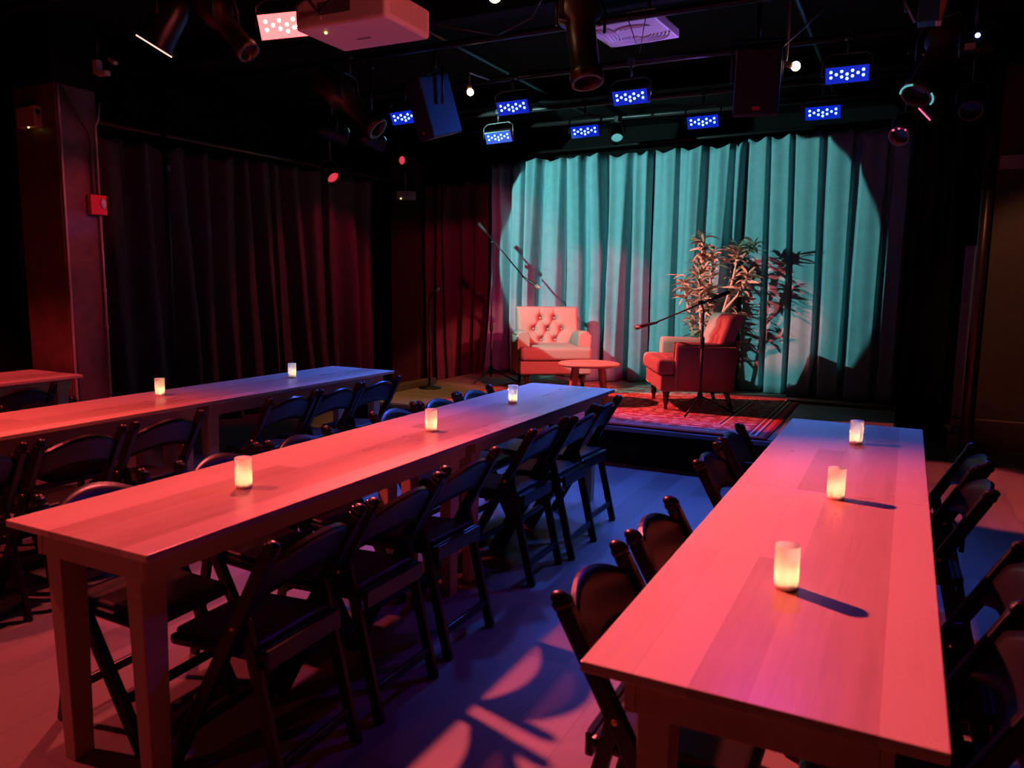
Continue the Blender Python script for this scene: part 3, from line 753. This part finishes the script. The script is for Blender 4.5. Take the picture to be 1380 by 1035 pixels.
fixture('par_spotlight', (-3.45, 2.85, 2.76), img(-.50, -.80, -.12), 'can spotlight with glowing pinkish rim at upper left of the room', GS, 'par', .95, lens='lenswarm', rim='lenswarm', top=3.08)
fixture('profile_spotlight', (-3.18, 2.98, 2.75), img(.62, -.78, .1), 'bronze profile spotlight pointing down right, left of the red lamp bar', GS, 'ell', .85, 'brownmetal', top=3.08,
        extra=lambda t, T: MB(T).box((0, .07, .16), (.04, .006, .04)).build('gel_tag', M['tag'], t))
fixture('profile_spotlight', (-3.78, 4.70, 2.76), img(.72, -.68, .1), 'long dim brown profile spotlight pointing toward the left end of the stage', GS, 'ell', 1.25, 'brownmetal', top=3.12,
        extra=lambda t, T: MB(T).box((0, .10, .20), (.05, .006, .04)).build('gel_tag', M['tan'], t))
fixture('par_spotlight', (-4.275, 5.08, 2.65), (.40, .89, -.20), 'dark can spotlight with thin teal glint, below the long brown spotlight', GS, 'par', .8, rim='glintteal', top=3.12)
fixture('par_spotlight', (-3.80, 4.98, 2.54), (.305, .933, -.2), 'small dark can spotlight with teal glint, left of the leftmost blue lamp', GS, 'par', .65, rim='glintteal', top=3.12)
fixture('par_spotlight', (-4.764, 5.62, 2.42), img(.5, -.6, .5), 'small lamp with magenta glint on its lens above the left wall curtain', GS, 'par', .7, lens='glassred', top=3.06)  # the lens glint is put into its emission
fixture('par_spotlight', (-5.72, 8.05, 2.93), img(.55, -.25, .7), 'small red lit lamp above the beige emergency light', GS, 'par', .62, lens='glassred', top=3.2)
fixture('profile_spotlight', (-1.70, 4.10, 2.84), img(.10, -.95, .12), 'large black profile spotlight hanging straight down beside the lit vent', GS, 'ell', 1.3, 'brownmetal', top=3.2,
        extra=lambda t, T: MB(T).box((-.07, .09, .21), (.08, .01, .02)).build('gel_tag', M['tag'], t))
fixture('par_spotlight', (-2.88, 8.0, 3.03), img(-.05, -.75, .65), 'small lamp with teal glint painted on its lens just above the stage curtain', GS, 'par', .75, lens='glintteal', top=3.2)
fixture('profile_spotlight', (.06, 5.12, 2.76), img(-.52, -.84, .15), 'large dark profile spotlight with painted teal glints on its lens rim at upper right', GS, 'ell', 1.25, 'brownmetal', rim='glintteal', top=3.12)
fixture('par_spotlight', (-.10, 6.02, 2.52), img(-.6, -.55, .4), 'grey flood lamp with tiny red leds at the right of the ceiling', GS, 'par', .72, 'greymetal', top=3.06,
        extra=lambda t, T: MB(T).sphere((.03, .05, -.10), .008, 6).sphere((-.01, .055, -.10), .007, 6).sphere((-.05, .04, -.10), .007, 6).build('indicator_light', M['ledtiny'], t))
fixture('par_spotlight', (.277, 5.99, 2.66), img(-.35, -.7, .5), 'round dark lamp beside the pole at upper right', GS, 'par', .75, 'brownmetal', top=3.12)
def small_bar(t_loc, label):
    t = empty('led_strip_lamp', t_loc, 0, label, 'spotlight', GS)
    T = aim_m(t_loc, img(-.3, -.6, .5)) @ Matrix.Rotation(.9, 4, 'Z')
    MB(T).box((0, 0, 0), (.15, .05, .05), bevel=.006).build('housing', M['blackmetal'], t)
    MB(T).box((0, -.02, -.027), (.11, .006, .004)).build('led_array', M['ledtiny'], t)
    MB().cyl((0, 0, .02), (0, 0, 3.06 - t_loc[2]), .010).build('mount_rod', M['blackmetal'], t)
small_bar((.022, 5.62, 2.56), 'slim lamp strip with red leds hanging below the large right hand spotlight')
bx = empty('hanging_control_box', (.22, 4.84, 2.73), 0, 'small black control box with one bright blue led at upper right', 'control box')
MB().box((0, 0, 0), (.16, .12, .10), bevel=.008).build('housing', M['blackmetal'], bx)
MB().sphere((0, -.062, .02), .012, 8).build('indicator_light', M['ledtinyblue'], bx)
MB().box((-.03, -.062, -.03), (.05, .004, .03)).build('sticker', M['tan'], bx)
MB().cyl((0, 0, .04), (0, 0, 3.12 - 2.73), .012).build('mount_rod', M['blackmetal'], bx)
b2 = empty('hanging_dimmer_box', (-.013, 4.80, 2.92), 0, 'small teal and tan dimmer box at the top right of the ceiling', 'control box')
MB().box((0, 0, 0), (.10, .10, .16), bevel=.006).build('housing', plain('teal_enamel', (.05, .22, .25), .4), b2)
MB().box((.062, 0, .0), (.03, .09, .17), (0, .15, 0), bevel=.004).build('bracket', M['tan'], b2)
MB().tube([(-.05, -.05, 0), (-.11, -.06, -.02), (-.12, -.06, .04), (-.06, -.06, -.08)], .007).build('cable', M['greymetal'], b2)
MB().cyl((0, 0, .06), (0, 0, .2), .012).build('mount_rod', M['blackmetal'], b2)

# LED wash panels
def led_panel(loc, d, label, group, face, dot, w=.27, h=.115, top=3.06, roll=0.):
    t = empty('led_spotlight', loc, 0, label, 'spotlight', group)
    d = Vector(d).normalized(); x = Vector((1, 0, 0)); x = (x - d * x.dot(d)).normalized(); y = (-d).cross(x)
    T = Matrix((( x.x, y.x, -d.x, 0), (x.y, y.y, -d.y, 0), (x.z, y.z, -d.z, 0), (0, 0, 0, 1))) @ Matrix.Rotation(roll, 4, 'Z')
    MB(T).box((0, 0, .03), (w, h, .06), bevel=.006).build('housing', M['blackmetal'], t)
    MB(T).box((0, 0, -.001), (w - .014, h - .014, .004)).build('led_face', M[face], t)
    m = MB(T)
    cx = w / 270 * 1000 / 1000
    pat = [(-3, (-.35, .35)), (-2, (0,)), (-1, (-.35, .35)), (0, (.05, .62)), (1, (-.35, .35)), (2, (0,)), (3, (-.35, .35))]
    for c, rows in pat:
        for q in rows: m.lathe([(.0092, 0), (.0092, .003), (.006, .005)], 10, (c * w * .118, q * h * .42 - .006, -.003), (0, 0, -1))
    m.build('led_array', M[dot], t)
    ax = T.to_3x3() @ Vector((1, 0, 0)); hh = top - loc[2]
    MB().tube([ax * (w / 2 + .012), ax * (w / 2 + .012) + Vector((0, 0, .10)), ax * (w / 2 - .03) + Vector((0, 0, .13)), -ax * (w / 2 - .03) + Vector((0, 0, .13)), -ax * (w / 2 + .012) + Vector((0, 0, .10)), -ax * (w / 2 + .012)], .007).build('yoke', M['blackmetal'], t)
    MB().cyl((0, 0, .13), (0, 0, hh), .011).box((0, 0, hh - .02), (.05, .05, .06), bevel=.008).build('clamp', M['blackmetal'], t)
    return t, d
GB = 'blue led lamps above the front of the stage'
row1 = [(-3.81, 5.45), (-2.83, 5.49), (-1.90, 5.54), (-.45, 5.52)]
row2 = [(-3.53, 6.56), (-2.68, 6.61), (-1.63, 6.62), (-.70, 6.65)]
LED = []
nm = ['first', 'second', 'third', 'fourth']
for rw, nmr in ((row1, 'nearer'), (row2, 'farther')):
    for i, (x, y) in enumerate(rw):
        t, d = led_panel((x, y, 2.80), (.12 - .04 * i, -.86, -.50), '%s from the left of the %s row of blue led lamps' % (nm[i], nmr), GB, 'ledblue', 'leddot')
        LED.append((Vector((x, y, 2.80)), d))
rb, rd = led_panel((-2.90, 3.12, 2.745), img(-.02, -.42, .9), 'bright red led lamp bar on the ceiling beside the white projector', None, 'ledred', 'leddotred', w=.30, h=.13, top=3.08, roll=.05)

# projector
pj = empty('ceiling_projector', (-2.14, 2.76, 2.50), .02, 'white projector hanging from the ceiling beside the red lamp bar', 'projector')
MB().box((0, 0, .06), (.46, .33, .12), bevel=.016, seg=3).build('housing', M['white'], pj)
m = MB()
for k in range(22): m.box((.2305, -.13 + k * .0125, .062), (.003, .006, .085))
m.build('vent_grille', M['offwhite'], pj)
m = MB()
for k in range(14): m.box((-.21 + k * .009, -.1655, .065), (.005, .003, .07))
m.build('vent_grille', M['offwhite'], pj)
MB().box((-.02, -.166, .07), (.16, .004, .05)).build('connector_panel', M['greymetal'], pj)
MB().box((-.02, .03, -.001), (.07, .012, .002)).build('nameplate', M['greymetal'], pj)
MB().tube([(-.06, -.17, .07), (-.06, -.21, .04), (-.02, -.22, .06), (.03, -.21, .10), (.06, -.18, .20), (.05, -.1, .4)], .006).tube([(-.10, -.17, .06), (-.11, -.21, .09), (-.09, -.20, .2), (-.05, -.12, .4)], .008).build('cable', M['rubber'], pj)
MB().box((0, 0, .125), (.16, .16, .02), bevel=.004).cyl((0, 0, .13), (0, 0, ZC - 2.50), .022).build('mount_bracket', M['greymetal'], pj)
MB().lathe([(.004, 0), (.006, .004), (.003, .006)], 10, (-.12, -.10, 0), (0, 0, -1)).build('foot', M['ledtinyyellow'], pj)

# square ceiling vent with curved vanes
vn = empty('ceiling_vent', (-1.785, 5.20, 3.13), -.06, 'square white ceiling vent with curved vanes lit purple and blue', 'vent')
MB().box((0, 0, .03), (.50, .48, .06), bevel=.008).build('frame', M['white'], vn)
m = MB()
for k in range(6):
    r = .05 + k * .026
    m.tube([(.06 + r * math.cos(a), .06 + r * .8 * math.sin(a), -.004) for a in [j * PI / 14 for j in range(0, 15)]], .0065, 6)
for k in range(5):
    m.tube([(-.20 + k * .026, -.19, -.004), (-.19 + k * .030, -.05, -.004), (-.20 + k * .022, .10, -.004)], .0065, 6)
for k in range(3):
    r = .04 + k * .025
    m.tube([(.05 + r * 1.3 * math.cos(a), -.10 - r * .7 * math.sin(a), -.004) for a in [j * PI / 12 for j in range(0, 13)]], .0065, 6)
m.build('vane', M['white'], vn)
for q in (-.2, .2): MB().tube([(q, -.2, .06), (q, -.2, .22)], .008).build('hanger_rod', M['blackmetal'], vn)
tag(MB().tube([(-1.72, 4.62, 3.35), (-1.66, 4.72, 3.10), (-1.60, 4.82, 2.885), (-1.53, 4.72, 3.1), (-1.46, 4.62, 3.35)], .004, 6).build('hanging_cable', M['rubber']), 'thin black cable hanging in a v in front of the lit vent', 'cable', 'hanging cables')
tag(MB().tube([(-2.9, 3.9, 3.2), (-2.6, 4.1, 2.98), (-2.3, 4.25, 2.93), (-2.05, 4.2, 2.98), (-1.9, 4.15, 3.15)], .007, 6).build('hanging_cable', M['blackmetal']), 'sagging dark cable left of the large hanging spotlight', 'cable', 'hanging cables')
tag(MB().tube([(-.45, 4.85, 3.14), (-.55, 4.8, 2.98), (-.68, 4.78, 2.86), (-.74, 4.8, 2.82)], .006, 6).build('hanging_cable', M['greymetal']), 'thin pale cable hanging above the warm glowing bulb at right', 'cable', 'hanging cables')

# loudspeakers
def speaker(loc, rz, tiltx, size, label, taper=.75):
    t = empty('hanging_loudspeaker', loc, rz, label, 'loudspeaker', 'hanging loudspeakers')
    w, d, h = size; T = Matrix.Rotation(tiltx, 4, 'X')
    m = MB(T)
    vs = [m.bm.verts.new(T @ Vector(p)) for p in ((-w / 2, -d / 2, -h / 2), (w / 2, -d / 2, -h / 2), (w / 2 * taper, d / 2, -h / 2), (-w / 2 * taper, d / 2, -h / 2), (-w / 2, -d / 2, h / 2), (w / 2, -d / 2, h / 2), (w / 2 * taper, d / 2, h / 2), (-w / 2 * taper, d / 2, h / 2))]
    fs = [m.bm.faces.new([vs[i] for i in q]) for q in ((3, 2, 1, 0), (4, 5, 6, 7), (0, 1, 5, 4), (1, 2, 6, 5), (2, 3, 7, 6), (3, 0, 4, 7))]
    bmesh.ops.bevel(m.bm, geom=list({e for f in fs for e in f.edges}), offset=.012, segments=2, profile=.5, affect='EDGES')
    m.build('cabinet', M['speaker'], t)
    MB(T).box((0, -d / 2 - .004, 0), (w * .9, .01, h * .92), bevel=.004).build('grille', M['grille'], t)
    MB(T).box((0, -d / 2 - .010, -h * .38), (w * .16, .003, .022)).build('badge', M['tag'], t)
    hh = 3.12 - loc[2]
    MB().tube([(w / 2 + .012, 0, 0), (w / 2 + .012, 0, h / 2 + .05), (-w / 2 - .012, 0, h / 2 + .05), (-w / 2 - .012, 0, 0)], .010).cyl((0, 0, h / 2 + .05), (0, 0, hh), .014).build('bracket', M['blackmetal'], t)
    return t
speaker((-3.18, 4.92, 2.72), -.55, .30, (.24, .26, .42), 'dark loudspeaker with blue lit side left of centre above the tables')
speaker((-.90, 4.90, 2.66), .25, .22, (.26, .26, .38), 'dark loudspeaker hanging at right beside the warm glowing bulb')

# warm bulbs
def bulb(loc, r, label, d=(0, 0, 1), arm=None, e=1.):
    t = empty('hanging_bulb', loc, 0, label, 'bulb', 'small warm bulbs')
    MB().sphere((0, 0, 0), r, 14).build('glass', M['bulb'], t)
    dv_ = Vector(d).normalized()
    MB().lathe([(r * .55, r * .7), (r * .7, r * 1.2), (r * .6, r * 2.4), (r * .3, r * 2.6)], 14, (0, 0, 0), dv_).build('socket', M['tan'], t)
    if arm: MB().tube([dv_ * r * 2.4] + [Vector(a) for a in arm], .008).build('arm', M['conduit'], t)
    l = bpy.data.lights.new('bulb_light', 'POINT'); l.energy = e; l.color = (1, .62, .34); l.shadow_soft_size = r * 1.2
    lo = bpy.data.objects.new('bulb_light', l); COL.objects.link(lo); lo.location = Vector(loc) - dv_ * r * 2.2
bulb((-.70, 5.05, 2.765), .027, 'round warm glowing bulb beside the right hand loudspeaker', (-.8, -.4, .15), [(-.05, -.03, .05), (-.04, -.08, .2), (-.03, -.15, .355)], .25)
bulb((-3.10, 5.30, 2.90), .026, 'small warm bulb beside the left hand loudspeaker', (-.2, 0, .9), [(-.02, .02, .15), (.0, .30, .16)], .15)
bulb((-2.03, 3.72, 2.945), .035, 'bright warm bulb at the top of the picture right of the projector', (0, 0, 1), [(0, .0, .40)], .3)

# ------------------------------------------------------------------ light
def spot(name, loc, target, energy, color, angle, blend, size=.05):
    l = bpy.data.lights.new(name, 'SPOT'); l.energy = energy; l.color = color; l.spot_size = math.radians(angle); l.spot_blend = blend; l.shadow_soft_size = size
    o = bpy.data.objects.new(name, l); COL.objects.link(o); o.location = loc
    o.rotation_euler = (Vector(target) - Vector(loc)).to_track_quat('-Z', 'Y').to_euler()
    return o
RED = (1., .12, .13)
# the red led bar, unseen red neighbours, and washes added without a fixture
spot('red_wash', (-2.885, 3.06, 2.70), (-.1, 2.15, .76), 1050, RED, 60, .8)
spot('red_wash', (-2.885, 3.06, 2.70), (-2.2, 2.1, .7), 230, RED, 92, .8)
spot('red_wash', (-3.6, 1.1, 2.95), (-3.2, 1.65, .7), 225, (1., .085, .10), 94, .7)
spot('red_wash', (-4.3, 2.2, 3.0), (-5.7, 2.6, .7), 260, (1, .07, .10), 54, .5)
spot('red_wash', (-4.7, 1.6, 3.0), (-3.9, 2.3, .76), 150, (1, .08, .10), 46, .6)  # extra unseen red, added to brighten the left table
spot('red_wash', (-2.4, -1.8, 2.6), (-2.2, 1.4, .5), 26, RED, 60, .8)  # unseen weak red fill from behind the camera
spot('violet_wash', (-.6, 4.3, 3.0), (-.7, 2.2, .4), 50, (.22, .02, .9), 70, .7, .05)  # added violet source, tints aisle floor and right table where red is shadowed
spot('red_wash', (-3.2, 4.05, 2.95), (-5.75, 3.70, 1.6), 85, (1, .07, .12), 30, .6)
# blue lamps over the stage front: the beam and a weak wide skirt
for p, d in LED:
    spot('blue_wash', p + d * .03, p + d * .03 + Vector((d.x * .6, -.50, -1.)), 180, (.06, .145, 1.), 60, .8, .05)
    spot('blue_skirt', p + d * .03, p + d, 1.6, (.03, .14, 1.), 165, .5, .05)
# follow spot making the teal disc
spot('follow_spot', (-4.22, 5.20, 2.615), (-2.83, 8.5, 1.86), 600, (.42, 1., .97), 57, .02, .012)
# red keys on the two armchairs and the plant
spot('red_key', (-4.9, 6.6, 3.0), (-1.85, 7.0, .40), 1300, RED, 27, .3, .04)
spot('red_key', (-.75, 5.35, 2.58), (-3.4, 7.6, .75), 800, RED, 26, .3, .04)
spot('red_key', (-.6, 5.95, 2.75), (-3.6, 8.6, .9), 480, (1, .004, .09), 27, .5, .03)
spot('red_key', (-4.3, 5.8, 2.9), (-1.9, 8.1, 1.45), 1700, (1, .11, .11), 16, .5, .03)
spot('red_key', (-3.3, 5.0, 2.9), (-2.0, 6.1, .3), 90, (1, .04, .24), 24, .4, .04)
spot('red_wash', (.6, 2.2, 2.75), (-1.9, 2.78, 2.56), 110, RED, 14, .3, .03)  # unseen red spot added to brighten the projector's right side
spot('blue_skirt', (-2.0, 5.44, 2.76), (-3.08, 4.95, 2.70), 45, (.02, .14, 1.), 24, .3, .03)  # extra narrow spot added to light the loudspeaker's side blue
# dim reds on the side and back curtains
spot('red_key', (-4.3, 8.2, 2.95), (-6.4, 7.0, 1.0), 70, (1, .0, .09), 50, .5, .04)
spot('red_key', (-2.9, 5.9, 2.95), (-5.0, 8.7, 1.2), 150, (1, .012, .10), 46, .5, .04)
# lamp lighting the ceiling vent, amber on the left end of the stage, dim brown light on the right wall
spot('violet_beam', (-1.3, 6.0, 2.5), (-1.78, 5.2, 3.13), 45, (.42, .20, 1.), 50, .5, .02)
spot('amber_wash', (-3.3, 5.2, 3.0), (-4.35, 6.35, .3), 260, (1, .42, .12), 38, .6, .04)
spot('amber_wash', (.8, 5.0, 3.0), (1.15, 8.0, 1.3), 60, (1, .40, .20), 36, .6, .04)
spot('red_wash', (1.6, 4.6, 3.0), (.62, 6.2, 0), 620, RED, 27, .2, .03)

w = bpy.data.worlds.new('world'); SC.world = w; w.use_nodes = True
w.node_tree.nodes['Background'].inputs['Color'].default_value = (.5, .3, .35, 1); w.node_tree.nodes['Background'].inputs['Strength'].default_value = .004
vs = SC.view_settings
vs.view_transform = 'Standard'; vs.look = 'None'; vs.exposure = 0; vs.gamma = 1; vs.use_curve_mapping = False
SC.display_settings.display_device = 'sRGB'
cy = SC.cycles
cy.max_bounces = 6; cy.diffuse_bounces = 3; cy.glossy_bounces = 3; cy.transmission_bounces = 4
cy.caustics_reflective = False; cy.caustics_refractive = False; cy.sample_clamp_indirect = 4
cy.use_denoising = True
